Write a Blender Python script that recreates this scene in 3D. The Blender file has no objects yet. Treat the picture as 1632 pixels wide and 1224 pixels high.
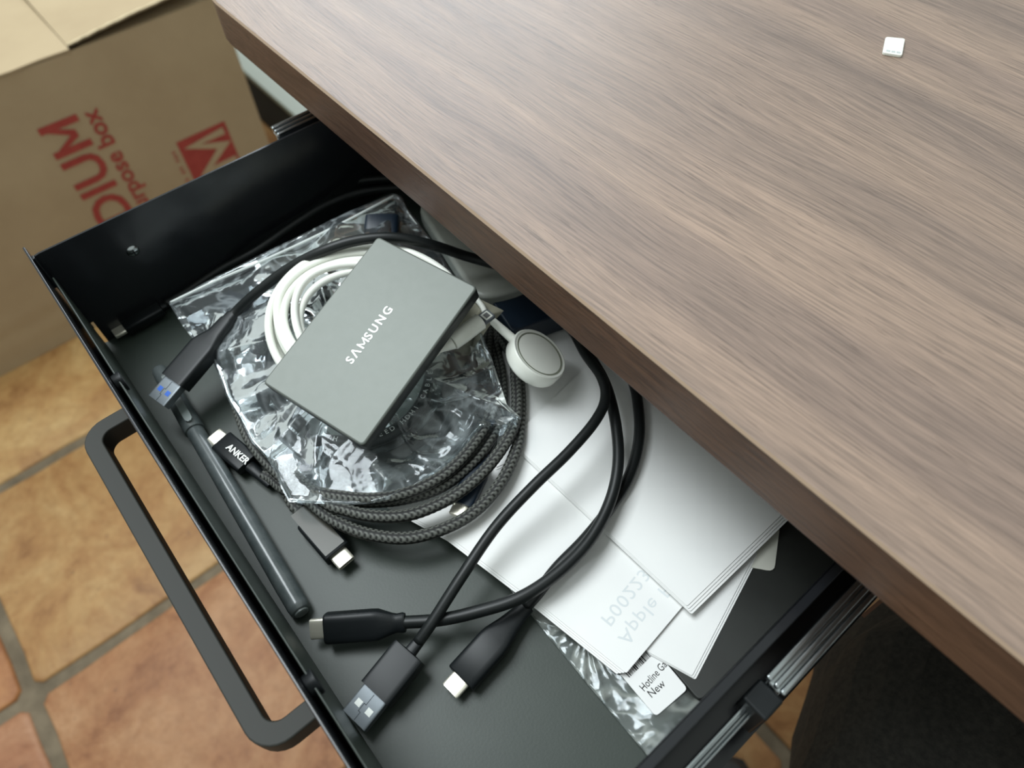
import bpy, bmesh, math, random
import numpy as np
from mathutils import Vector, Matrix, noise
random.seed(7)
C = bpy.context.scene.collection
PI = math.pi

# ------------------------------------------------------------------ camera
RM = np.array([[0.64293154, 0.76544317, -0.02712541],
               [0.61353712, -0.53589205, -0.57999302],
               [-0.45848799, 0.35625336, -0.8141697]])      # world -> camera (x right, y down, z forward)
FPX = 1138.9
EYE = 0.94                                                  # height of the lens over the floor
def ray(u, v): return RM.T @ np.array([u - 816.0, v - 612.0, FPX])
def P(u, v, h):
    d = ray(u, v); d = d * (-h / d[2]); return Vector((d[0], d[1], EYE - h))
def PX(u, v, x):
    d = ray(u, v); d = d * (x / d[0]); return Vector((d[0], d[1], EYE + d[2]))
def PY(u, v, y):
    d = ray(u, v); d = d * (y / d[1]); return Vector((d[0], d[1], EYE + d[2]))
cam = bpy.data.cameras.new('camera'); co = bpy.data.objects.new('camera', cam); C.objects.link(co)
r, dn, fw = RM
co.matrix_world = Matrix(((r[0], -dn[0], -fw[0], 0), (r[1], -dn[1], -fw[1], 0), (r[2], -dn[2], -fw[2], EYE), (0, 0, 0, 1)))
cam.sensor_width = 36; cam.lens = FPX / 1632 * 36; cam.clip_start = 0.01; cam.clip_end = 50
cam.dof.use_dof = True; cam.dof.focus_distance = 0.305; cam.dof.aperture_fstop = 9.0
bpy.context.scene.camera = co

# ------------------------------------------------------------------ world, light, exposure
w = bpy.data.worlds.new('world'); bpy.context.scene.world = w; w.use_nodes = True
bg = w.node_tree.nodes['Background']; bg.inputs[0].default_value = (0.91, 1.0, 0.96, 1); bg.inputs[1].default_value = 0.62
def area(name, loc, target, sx, sy, power, col):
    l = bpy.data.lights.new(name, 'AREA'); l.shape = 'RECTANGLE'; l.size = sx; l.size_y = sy; l.energy = power; l.color = col
    o = bpy.data.objects.new(name, l); C.objects.link(o); o.location = loc
    o.rotation_euler = (Vector(target) - Vector(loc)).to_track_quat('-Z', 'Y').to_euler(); return o
area('window_daylight', (-1.15, -0.42, 3.12), (-.1, 0.05, 0.7), 1.5, 1.3, 80, (0.90, 0.97, 1.0))
area('added_sheen_light', (-3.1, 2.0, 2.5), (-.1, 0.35, 0.75), 2.2, 1.8, 84, (0.86, 0.93, 1.0))  # added area lamp, placed to give the desktop its sheen
V = bpy.context.scene.view_settings
V.view_transform = 'Standard'; V.look = 'None'; V.gamma = 1; V.use_curve_mapping = False; V.exposure = 0.0

# ------------------------------------------------------------------ materials
def mat(name, col, rough=.5, metal=0., spec=.5, coat=0.):
    m = bpy.data.materials.new(name); m.use_nodes = True
    b = m.node_tree.nodes['Principled BSDF']
    b.inputs['Base Color'].default_value = (*col, 1); b.inputs['Roughness'].default_value = rough
    b.inputs['Metallic'].default_value = metal; b.inputs['Specular IOR Level'].default_value = spec
    b.inputs['Coat Weight'].default_value = coat
    return m
class NT:
    def __init__(s, m): s.t = m.node_tree; s.n = s.t.nodes; s.b = s.n.get('Principled BSDF')
    def new(s, ty, **k):
        x = s.n.new(ty)
        for a, b in k.items():
            if a.startswith('i_'):
                key = a[2:]; key = int(key) if key.isdigit() else key.replace('_', ' ')
                x.inputs[key].default_value = b
            else: setattr(x, a, b)
        return x
    def link(s, a, b): s.t.links.new(a, b)
    def math(s, op, a, b=None):
        x = s.n.new('ShaderNodeMath'); x.operation = op
        for i, q in enumerate((a, b)):
            if q is None: continue
            if isinstance(q, (int, float)): x.inputs[i].default_value = q
            else: s.link(q, x.inputs[i])
        return x.outputs[0]
    def ramp(s, fac, stops):
        x = s.n.new('ShaderNodeValToRGB'); e = x.color_ramp.elements
        e[0].position = stops[0][0]; e[0].color = (*stops[0][1], 1); e[1].position = stops[-1][0]; e[1].color = (*stops[-1][1], 1)
        for p_, c in stops[1:-1]:
            q = e.new(p_); q.color = (*c, 1)
        s.link(fac, x.inputs[0]); return x.outputs[0]
    def coords(s, scale=(1, 1, 1), kind='Object', loc=(0, 0, 0)):
        a = s.n.new('ShaderNodeTexCoord'); mp = s.n.new('ShaderNodeMapping'); mp.inputs['Scale'].default_value = scale
        mp.inputs['Location'].default_value = loc
        s.link(a.outputs[kind], mp.inputs[0]); return mp.outputs[0]
    def noise(s, vec, scale, detail=4, rough=.5, dist=0.):
        x = s.n.new('ShaderNodeTexNoise'); x.inputs['Scale'].default_value = scale; x.inputs['Detail'].default_value = detail
        x.inputs['Roughness'].default_value = rough; x.inputs['Distortion'].default_value = dist
        s.link(vec, x.inputs['Vector']); return x.outputs[0]
    def bump(s, h, strength, dist):
        x = s.n.new('ShaderNodeBump'); x.inputs['Strength'].default_value = strength; x.inputs['Distance'].default_value = dist
        s.link(h, x.inputs['Height']); s.link(x.outputs[0], s.b.inputs['Normal'])
    def mix(s, f, a, b, mode='MIX'):
        x = s.n.new('ShaderNodeMix'); x.data_type = 'RGBA'; x.blend_type = mode
        for i, q in ((0, f), (6, a), (7, b)):
            if isinstance(q, (int, float)): x.inputs[i].default_value = q
            elif isinstance(q, tuple): x.inputs[i].default_value = (*q, 1)
            else: s.link(q, x.inputs[i])
        return x.outputs[2]

def noisy(name, c1, c2, scale, rough=.5, metal=0, spec=.5, bs=0., bscale=None, bd=.0005, stretch=(1, 1, 1), coat=0.):
    m = mat(name, c1, rough, metal, spec, coat); n = NT(m); v = n.coords(stretch)
    f = n.noise(v, scale, 5, .6); n.link(n.ramp(f, [(.3, c1), (.7, c2)]), n.b.inputs['Base Color'])
    if bs: n.bump(n.noise(v, bscale or scale * 3, 3), bs, bd)
    return m

def wood_mat(name, dk=1.):
    m = mat(name, (.2, .13, .09), .42, 0, .5); n = NT(m)
    warp = n.noise(n.coords((2.2, 7, 3)), 1.0, 3, .55)
    tc = n.coords((1, 1, 1))
    off = n.new('ShaderNodeCombineXYZ'); n.link(n.math('MULTIPLY', n.math('SUBTRACT', warp, .5), .05), off.inputs[1])
    add = n.new('ShaderNodeVectorMath', operation='ADD'); n.link(tc, add.inputs[0]); n.link(off.outputs[0], add.inputs[1])
    def st(sc, scale, det=4, ro=.6):
        mp = n.new('ShaderNodeMapping'); mp.inputs['Scale'].default_value = sc; n.link(add.outputs[0], mp.inputs[0])
        return n.noise(mp.outputs[0], scale, det, ro)
    band = st((.8, 13, 12), 1.0, 3, .5)
    mid = st((3.5, 75, 60), 1.0, 4, .65)
    fine = st((30, 900, 700), 1.0, 3, .7)
    fine2 = n.noise(n.coords((45, 1100, 900)), 1.0, 2, .6)
    c = n.ramp(band, [(.3, (.115, .086, .074)), (.42, (.175, .130, .106)), (.52, (.285, .205, .155)), (.6, (.21, .152, .122)), (.7, (.150, .112, .094))])
    c = n.mix(.38, c, n.ramp(mid, [(.32, (.105, .074, .060)), (.5, (.19, .136, .106)), (.68, (.27, .192, .145))]))
    c = n.mix(.75, c, n.ramp(fine, [(.3, (.55, .55, .57)), (.62, (1.25, 1.22, 1.2))]), 'MULTIPLY')
    c = n.mix(n.math('MULTIPLY', n.math('GREATER_THAN', fine2, .63), .35), c, (.05, .032, .024))
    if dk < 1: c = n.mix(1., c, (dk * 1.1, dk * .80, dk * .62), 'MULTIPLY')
    n.link(c, n.b.inputs['Base Color'])
    n.link(n.math('ADD', n.math('MULTIPLY', fine, .14), .37), n.b.inputs['Roughness'])
    n.bump(fine, .35, .0004)
    return m

def black(name, c=.008, rough=.4, spec=.4, coat=0.): return mat(name, (c, c * 1.1, c * 1.12), rough, 0, spec, coat)
M = {}
M['wood'] = wood_mat('walnut_laminate')
M['wood_shaded_side'] = wood_mat('walnut_shaded_side', .40)  # same walnut darkened: the shade on the desk's sides is in the colour
M['wood_edge'] = mat('worn_laminate_edge', (.30, .21, .14), .5)
M['tray'] = noisy('black_powder_coat', (.027, .036, .029), (.033, .043, .035), 30, .42, 0, .42, .12, 900, .0002)
M['gloss'] = mat('black_gloss_paint', (.010, .011, .013), .22, 0, .5)
M['fold'] = mat('black_gap_shade', (.006, .007, .008), .5, 0, .25)  # near-black colour for the shaded groove behind the front panel
M['handle'] = mat('matte_grey_black_bar', (.026, .026, .022), .6, 0, .35)
M['steel'] = noisy('zinc_steel', (.38, .41, .42), (.50, .53, .54), 60, .22, 1., .5, stretch=(30, 1, 1))
M['rubber'] = noisy('black_rubber', (.007, .0085, .0085), (.011, .013, .013), 60, .42, 0, .35)
M['plug'] = noisy('black_plug_plastic', (.0055, .007, .008), (.009, .011, .012), 40, .40, 0, .28)
M['plugtop'] = mat('smoked_plug_top', (.035, .033, .022), .3, 0, .5)
M['nickel'] = mat('bright_nickel', (.86, .82, .70), .3, .7)
M['usbsteel'] = mat('brushed_usb_steel', (.17, .19, .205), .4, .7)
M['gold'] = mat('gold_contact', (.8, .6, .25), .3, 1)
M['dark'] = mat('dark_void', (.004, .004, .004), .8, 0, .2)
M['blue'] = mat('blue_plastic', (.02, .12, .55), .4)
M['navy'] = mat('navy_plastic', (.006, .014, .026), .4, 0, .4)
M['royal'] = mat('royal_blue_plastic', (.01, .03, .30), .4)
M['white'] = noisy('white_cable_sleeve', (.80, .81, .74), (.86, .87, .80), 50, .4)
M['whiteplastic'] = mat('white_plastic', (.80, .81, .74), .3)
M['puckface'] = mat('grey_green_puck_face', (.22, .235, .18), .25)
M['ssd'] = noisy('titan_grey_aluminium', (.145, .158, .142), (.155, .168, .152), 200, .5, .25, .5, .06, 2500, .0001)
M['ssdside'] = mat('dark_grey_aluminium_edge', (.035, .038, .037), .4, .3)
M['silver'] = mat('silver_ink', (.80, .82, .78), .45, .2)
M['paper'] = noisy('white_paper', (.80, .80, .79), (.84, .84, .82), 20, .75, 0, .3, .15, 50, .0004)
M['cream'] = noisy('cream_card', (.66, .66, .58), (.72, .71, .63), 90, .8, 0, .3)
M['beige'] = noisy('beige_film', (.48, .45, .36), (.56, .54, .44), 30, .5)
M['ghost'] = mat('grey_show_through_ink', (.66, .69, .70), .75, 0, .3)
M['ink'] = mat('black_ink', (.02, .02, .02), .7, 0, .3)
M['redink'] = noisy('red_print', (.31, .05, .042), (.38, .07, .055), 60, .8, 0, .2)
M['kraft'] = noisy('kraft_cardboard', (.38, .29, .18), (.43, .335, .21), 9, .85, 0, .2, .25, 60, .001)
M['flute'] = noisy('torn_cardboard_edge', (.55, .45, .28), (.62, .52, .35), 200, .9, 0, .2)
M['book'] = noisy('black_book_cover', (.022, .023, .021), (.030, .032, .029), 40, .42, 0, .5)
M['bookpage'] = mat('book_edge', (.16, .17, .16), .5)
M['wrap'] = noisy('creased_cream_wrap', (.26, .25, .19), (.34, .33, .26), 60, .45)
M['greyplastic'] = noisy('pale_grey_plastic', (.30, .31, .28), (.34, .35, .31), 30, .35)
M['palegrey'] = mat('pale_top_board', (.20, .22, .18), .5)
M['darkpanel'] = mat('black_side_board', (.004, .007, .007), .8)
M['grout'] = noisy('sandy_grout', (.10, .078, .052), (.19, .15, .10), 25, .95, 0, .2, .5, 150, .002)
M['trousers'] = noisy('charcoal_trousers', (.022, .021, .019), (.042, .040, .034), 300, .9, 0, .15, .4, 900, .0006)
M['shoe'] = mat('black_shoe_leather', (.006, .006, .006), .45)
M['shoesole'] = mat('black_shoe_sole', (.012, .012, .012), .8)

def pen_mat():
    m = mat('smoky_pen_barrel', (.085, .10, .10), .3, 0, .5, .4); n = NT(m)
    f = n.noise(n.coords((1, 1, 1)), 120, 4, .7)
    n.link(n.ramp(f, [(.35, (.065, .08, .082)), (.75, (.12, .135, .135))]), n.b.inputs['Base Color']); return m
M['pen'] = pen_mat()
M['penclip'] = mat('pale_smoky_clip', (.20, .23, .225), .3, 0, .5)
M['penend'] = mat('grey_pen_end', (.14, .16, .155), .4)

def tile_mat():
    m = mat('saltillo_tile', (.5, .3, .15), .55, 0, .35); n = NT(m)
    oi = n.new('ShaderNodeObjectInfo'); v = n.coords((1, 1, 1), 'Object')
    wn = n.new('ShaderNodeTexCoord')
    geo = n.new('ShaderNodeNewGeometry')
    a = n.noise(geo.outputs['Position'], 10, 9, .70, .5); b = n.noise(geo.outputs['Position'], 60, 5, .7)
    c = n.mix(.85, oi.outputs['Color'], n.ramp(a, [(.33, (.52, .38, .30)), (.45, (.90, .84, .78)), (.54, (1.05, 1.10, 1.1)), (.68, (1.28, 1.5, 1.7))]), 'MULTIPLY')
    c = n.mix(.7, c, n.ramp(b, [(.3, (.78, .72, .66)), (.6, (1.08, 1.08, 1.08))]), 'MULTIPLY')
    pit = n.new('ShaderNodeTexVoronoi'); pit.inputs['Scale'].default_value = 28; n.link(geo.outputs['Position'], pit.inputs['Vector'])
    c = n.mix(n.math('MULTIPLY', n.math('LESS_THAN', pit.outputs['Distance'], .07), .45), c, (.12, .06, .03))
    n.link(c, n.b.inputs['Base Color']); n.bump(b, .3, .003); return m
M['tile'] = tile_mat()

def braid_mat():
    m = mat('braided_nylon', (.02, .02, .02), .6, 0, .4); n = NT(m)
    at = n.new('ShaderNodeAttribute'); at.attribute_name = 'weave'
    n.link(n.ramp(at.outputs['Fac'], [(.12, (.004, .004, .004)), (.5, (.035, .036, .032)), (.95, (.13, .135, .12))]), n.b.inputs['Base Color'])
    return m
M['braid'] = braid_mat()

def film_mat(name, haze, hazecol, bumps, rough=.06, boost=1.0):
    m = bpy.data.materials.new(name); m.use_nodes = True; t = m.node_tree; n = NT(m)
    t.nodes.remove(n.b)
    out = t.nodes['Material Output']
    tr = n.new('ShaderNodeBsdfTransparent'); tr.inputs[0].default_value = (.90, .93, .94, 1)
    gl = n.new('ShaderNodeBsdfGlossy'); gl.inputs['Roughness'].default_value = rough; gl.inputs[0].default_value = (.95, .98, 1, 1)
    df = n.new('ShaderNodeBsdfDiffuse'); df.inputs[0].default_value = (*hazecol, 1)
    co_ = n.coords((1, 1, 1))
    h1 = n.noise(co_, 24, 2, .5, 2.0); h2 = n.noise(co_, 85, 1, .5, 1.0)
    rid = n.math('ABSOLUTE', n.math('SUBTRACT', h1, .5)); rid2 = n.math('ABSOLUTE', n.math('SUBTRACT', h2, .5))
    bp = n.new('ShaderNodeBump'); bp.inputs['Strength'].default_value = bumps; bp.inputs['Distance'].default_value = .004
    n.link(n.math('ADD', rid, n.math('MULTIPLY', rid2, .35)), bp.inputs['Height'])
    n.link(bp.outputs[0], gl.inputs['Normal'])
    fr = n.new('ShaderNodeFresnel'); fr.inputs[0].default_value = 1.55; n.link(bp.outputs[0], fr.inputs['Normal'])
    f = n.math('MINIMUM', n.math('MULTIPLY', fr.outputs[0], .95 * boost), .9)
    mx = n.new('ShaderNodeMixShader'); n.link(f, mx.inputs[0]); n.link(tr.outputs[0], mx.inputs[1]); n.link(gl.outputs[0], mx.inputs[2])
    # creases are a little milky
    cr = n.ramp(rid, [(0., (1, 1, 1)), (.05, (0, 0, 0))])
    hz = n.math('ADD', n.math('MULTIPLY', cr, .16), haze)
    m2 = n.new('ShaderNodeMixShader'); n.link(hz, m2.inputs[0]); n.link(mx.outputs[0], m2.inputs[1]); n.link(df.outputs[0], m2.inputs[2])
    n.link(m2.outputs[0], out.inputs[0]); return m
M['film'] = film_mat('clear_crumpled_film', .04, (.75, .82, .85), .3, .10)
M['film_flat'] = film_mat('clear_flat_film', .06, (.70, .72, .66), .35, .12)

# ------------------------------------------------------------------ object helpers
ORG = {}
def empty(name, loc, label=None, cat=None, group=None):
    o = bpy.data.objects.new(name, None); C.objects.link(o); o.location = loc; o.empty_display_size = .02
    ORG[o.name] = Vector(loc)
    if label: o['label'] = label
    if cat: o['category'] = cat
    if group: o['group'] = group
    return o
def obj(name, verts, faces, m, parent=None, smooth=False, label=None, cat=None, kind=None, group=None, uv=None):
    org = ORG[parent.name] if parent else Vector((0, 0, 0))
    me = bpy.data.meshes.new(name)
    me.from_pydata([(v[0] - org[0], v[1] - org[1], v[2] - org[2]) for v in verts], [], faces)
    me.validate(); me.update()
    if m: me.materials.append(m)
    o = bpy.data.objects.new(name, me); C.objects.link(o)
    if parent: o.parent = parent
    ORG[o.name] = org
    if smooth: me.shade_smooth()
    if label: o['label'] = label
    if cat: o['category'] = cat
    if kind: o['kind'] = kind
    if group: o['group'] = group
    return o
def from_bm(name, bm, m, parent=None, **k):
    bm.normal_update()
    v = [tuple(x.co) for x in bm.verts]; bm.verts.index_update(); f = [[q.index for q in x.verts] for x in bm.faces]; bm.free()
    return obj(name, v, f, m, parent, **k)
def bevel_smooth(o, wdt, seg=2, ang=.6):
    b = o.modifiers.new('bevel', 'BEVEL'); b.width = wdt; b.segments = seg; b.limit_method = 'ANGLE'; b.angle_limit = ang
    o.data.shade_smooth(); b.harden_normals = True
    return o
def box(bm, x0, x1, y0, y1, z0, z1):
    v = [bm.verts.new(p) for p in ((x0, y0, z0), (x1, y0, z0), (x1, y1, z0), (x0, y1, z0), (x0, y0, z1), (x1, y0, z1), (x1, y1, z1), (x0, y1, z1))]
    for f in ((0, 3, 2, 1), (4, 5, 6, 7), (0, 1, 5, 4), (1, 2, 6, 5), (2, 3, 7, 6), (3, 0, 4, 7)): bm.faces.new([v[i] for i in f])
def boxo(name, b, m, parent=None, bev=0, **k):
    bm = bmesh.new(); box(bm, *b); o = from_bm(name, bm, m, parent, **k)
    if bev: bevel_smooth(o, bev)
    return o
def catmull(pts, step):
    pts = [Vector(p) for p in pts]
    a = [pts[0] * 2 - pts[1]] + pts + [pts[-1] * 2 - pts[-2]]
    out = []
    for i in range(1, len(a) - 2):
        p0, p1, p2, p3 = a[i - 1], a[i], a[i + 1], a[i + 2]
        n = max(2, int((p2 - p1).length / step * 1.3))
        for k in range(n):
            t = k / n
            out.append(.5 * ((2 * p1) + (p2 - p0) * t + (2 * p0 - 5 * p1 + 4 * p2 - p3) * t * t + (3 * p1 - p0 - 3 * p2 + p3) * t ** 3))
    out.append(a[-2])
    # resample evenly
    arr = np.array([tuple(p) for p in out]); d = np.r_[0, np.cumsum(np.linalg.norm(np.diff(arr, axis=0), axis=1))]
    n = max(2, int(d[-1] / step)); s = np.linspace(0, d[-1], n + 1)
    arr = np.stack([np.interp(s, d, arr[:, i]) for i in range(3)], 1)
    for _ in range(2):
        arr[1:-1] = arr[1:-1] * .5 + (arr[:-2] + arr[2:]) * .25
    return arr, s
def frames(arr):
    T = np.gradient(arr, axis=0); T /= np.linalg.norm(T, axis=1)[:, None]
    n0 = np.cross(T[0], [0, 0, 1]); n0 /= max(np.linalg.norm(n0), 1e-9); N = [n0]
    for i in range(1, len(arr)):
        n = N[-1] - T[i] * np.dot(N[-1], T[i]); n /= np.linalg.norm(n); N.append(n)
    N = np.array(N); return T, N, np.cross(T, N)
def sweep(name, arr, rad, seg, m, parent, smooth=True, weave=None, s=None, **k):
    T, N, B = frames(arr); n = len(arr)
    a = np.linspace(0, 2 * PI, seg, endpoint=False)
    rad = np.full(n, rad) if np.isscalar(rad) else np.asarray(rad)
    R = np.repeat(rad[:, None], seg, 1); W = None
    if weave:
        cols, pitch = weave
        uu = (a / (2 * PI) * cols)[None, :]; vv = (s / pitch)[:, None]
        fu = uu - np.floor(uu); par = np.floor(uu) % 2
        slope = np.where(par == 0, fu, 1 - fu)
        ph = (vv + slope) % 1.0
        W = np.clip(np.sin(ph * PI), 0, 1) ** .8 * np.clip(np.sin(np.clip(fu, .0, 1) * PI) * 1.5 + .1, 0, 1)
        R = R * (.93 + .13 * W)
    Vt = arr[:, None, :] + R[..., None] * (np.cos(a)[None, :, None] * N[:, None, :] + np.sin(a)[None, :, None] * B[:, None, :])
    verts = Vt.reshape(-1, 3).tolist()
    faces = [(i * seg + j, i * seg + (j + 1) % seg, (i + 1) * seg + (j + 1) % seg, (i + 1) * seg + j) for i in range(n - 1) for j in range(seg)]
    faces += [tuple(range(seg))[::-1], tuple((n - 1) * seg + j for j in range(seg))]
    o = obj(name, verts, faces, m, parent, smooth=smooth, **k)
    if W is not None:
        at = o.data.attributes.new('weave', 'FLOAT', 'POINT'); at.data.foreach_set('value', W.reshape(-1).astype(np.float32))
    return o
def cable(name, pts, rad, m, parent, step=.0018, seg=14, **k):
    arr, s = catmull(pts, step); return sweep(name, arr, rad, seg, m, parent, **k), arr
def pix(*a): return [P(*q) for q in a]

def poly_slab(name, pts, t, m, parent=None, bev=0, rc=0, **k):
    """flat piece with outline pts (top face) and thickness t below it; rc rounds corners"""
    pts = [Vector(p) for p in pts]
    if rc:
        out = []
        L = len(pts)
        for i, p in enumerate(pts):
            a = (pts[i - 1] - p); b = (pts[(i + 1) % L] - p); q = min(rc, a.length * .45, b.length * .45)
            a.normalize(); b.normalize(); p1 = p + a * q; p2 = p + b * q
            for s_ in (0, .25, .5, .75, 1): out.append((1 - s_) ** 2 * p1 + 2 * s_ * (1 - s_) * p + s_ ** 2 * p2)
        pts = out
    n = len(pts)
    ar = sum(pts[i].x * pts[(i + 1) % n].y - pts[(i + 1) % n].x * pts[i].y for i in range(n))
    if ar < 0: pts = pts[::-1]
    v = [tuple(p) for p in pts] + [(p.x, p.y, p.z - t) for p in pts]
    f = [tuple(range(n)), tuple(range(2 * n - 1, n - 1, -1))] + [(i, i + n, (i + 1) % n + n, (i + 1) % n) for i in range(n)]
    o = obj(name, v, f, m, parent, **k)
    if bev: bevel_smooth(o, bev)
    return o

def text_mesh(s, size=1., offset=0., spacing=1., align='LEFT', thick=0.):
    cu = bpy.data.curves.new('lettering', 'FONT'); cu.body = s; cu.size = size; cu.offset = offset; cu.space_character = spacing
    cu.align_x = align; cu.resolution_u = 3; cu.extrude = thick
    o = bpy.data.objects.new('lettering', cu); C.objects.link(o)
    dg = bpy.context.evaluated_depsgraph_get(); me = bpy.data.meshes.new_from_object(o.evaluated_get(dg))
    v = [tuple(x.co) for x in me.vertices]; f = [tuple(p.vertices) for p in me.polygons]
    bpy.data.objects.remove(o); bpy.data.curves.remove(cu); bpy.data.meshes.remove(me)
    return v, f
_tm = text_mesh
def text_mesh(s, size=1., offset=0., spacing=1., align='LEFT', thick=0.):
    """as above, with M drawn from four straight strokes so its inner corners stay open when bold"""
    if 'M' not in s: return _tm(s, size, offset, spacing, align, thick)
    wid = lambda q: (lambda v_: max(a[0] for a in v_) - min(a[0] for a in v_))(_tm(q, 1., 0, spacing)[0])
    base = wid('||'); V_, F_, x = [], [], 0.
    capv = _tm('H', 1.)[0]; cap = max(a[1] for a in capv)
    for ch in s:
        adv = wid('|' + ch + '|') - base if ch != ' ' else .3
        if ch == 'M':
            st = .10 + offset * 2; sb = .08; a_, b_ = x + sb - offset, x + adv - sb + offset; m_ = (a_ + b_) / 2; y0, y1 = -offset, cap + offset
            for q in (((a_, y0), (a_ + st, y0), (a_ + st, y1), (a_, y1)), ((b_ - st, y0), (b_, y0), (b_, y1), (b_ - st, y1)),
                      ((a_, y1), (a_ + st * .55, y1), (m_ + st * .5, y0 + cap * .22), (m_ - st * .5, y0 + cap * .22)), ((b_ - st * .55, y1), (b_, y1), (m_ + st * .5, y0 + cap * .22), (m_ - st * .5, y0 + cap * .22))):
                k0 = len(V_); V_ += [(c_[0], c_[1], 0) for c_ in q]; F_.append((k0, k0 + 1, k0 + 2, k0 + 3))
        elif ch != ' ':
            v_, f_ = _tm(ch, 1., offset, 1.); k0 = len(V_); V_ += [(a[0] + x, a[1], 0) for a in v_]; F_ += [tuple(k0 + i for i in g) for g in f_]
        x += adv
    sh = -x if align == 'RIGHT' else (-x / 2 if align == 'CENTER' else 0)
    return [((a + sh) * size, b * size, c * size) for a, b, c in V_], F_
def lettering(name, s, org, rd, up, size, m, parent, offset=0., spacing=1., lift=.0001, align='LEFT', sx=1., **k):
    v, f = text_mesh(s, 1., offset, spacing, align)
    rd = Vector(rd).normalized(); up = Vector(up).normalized(); nn = rd.cross(up)
    if 'flip' in k: k.pop('flip'); nn = -nn
    vv = [Vector(org) + rd * (a[0] * size * sx) + up * (a[1] * size) + nn * lift for a in v]
    return obj(name, vv, f, m, parent, **k)

def superring(c, a, u, wv, hw, ht, ex, seg=28):
    out = []
    for i in range(seg):
        t = 2 * PI * i / seg; cs, sn = math.cos(t), math.sin(t)
        x = math.copysign(abs(cs) ** (2 / ex), cs) * hw; y = math.copysign(abs(sn) ** (2 / ex), sn) * ht
        out.append(c + wv * x + u * y)
    return out
def loft(name, rings, m, parent, smooth=True, bev=0, **k):
    seg = len(rings[0]); n = len(rings)
    v = [tuple(p) for r_ in rings for p in r_]
    f = [(i * seg + j, i * seg + (j + 1) % seg, (i + 1) * seg + (j + 1) % seg, (i + 1) * seg + j) for i in range(n - 1) for j in range(seg)]
    f += [tuple(range(seg))[::-1], tuple((n - 1) * seg + j for j in range(seg))]
    o = obj(name, v, f, m, parent, smooth=smooth, **k)
    o.data.polygons[-1].use_smooth = False; o.data.polygons[-2].use_smooth = False
    e = o.modifiers.new('split', 'EDGE_SPLIT'); e.split_angle = .9
    return o
def axes(tip, back, roll=0.):
    a = (tip - back).normalized(); wv = a.cross(Vector((0, 0, 1))).normalized(); u = wv.cross(a).normalized()
    if roll:
        q = Matrix.Rotation(roll, 3, a); wv = q @ wv; u = q @ u
    return a, u, wv
def usb_c(parent, tip, back, wd=.0115, th=.0062, roll=0., prof=None, ex=5, cable_r=.0024, label=None, topplate=False):
    """tip = end of the metal shell, back = where the cord leaves"""
    a, u, wv = axes(tip, back, roll); L = (tip - back).length; ms = .0066
    prof = prof or [(0, .55), (.06, .62), (.1, .62), (.32, .78), (.48, .97), (.55, 1), (1, 1)]
    rings = []
    Lb = L - ms
    for t, s_ in prof:
        e = ex if s_ > .9 else 2 + (ex - 2) * max(0, (s_ - .6) / .3)
        rings.append(superring(back + a * (Lb * t), a, u, wv, wd / 2 * s_, th / 2 * min(1, s_ * 1.08), e))
    rings.append(superring(back + a * (Lb + .0004), a, u, wv, wd / 2 * .93, th / 2 * .9, ex))
    b = loft('plug_housing', rings, M['plug'], parent)
    r2 = []
    for t, s_ in ((-.0005, 1), (ms - .0004, 1), (ms, .95), (ms, .80), (ms - .004, .80)):
        r2.append(superring(tip - a * (ms - t), a, u, wv, .0083 / 2 * (s_ if s_ > .9 else .88), .0026 / 2 * (s_ if s_ > .9 else .68), 4.2, 28))
    sh = loft('metal_shell', r2, M['nickel'], b, label='bright nickel connector shell')
    sh.parent = b; 
    tg = []
    for t in (ms - .0045, ms - .0008): tg.append(superring(tip - a * (ms - t), a, u, wv, .0062 / 2, .0003, 6, 16))
    loft('contact_tongue', tg, M['dark'], b)
    if topplate:
        c0 = back + a * (Lb * .12) + u * (th / 2 + .00005); c1 = back + a * (Lb * .97) + u * (th / 2 + .00005)
        hw = wd * .40
        obj('top_plate', [c0 - wv * hw, c0 + wv * hw, c1 + wv * hw, c1 - wv * hw], [(0, 1, 2, 3)], M['plugtop'], b)
    return b, a, u, wv
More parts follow.
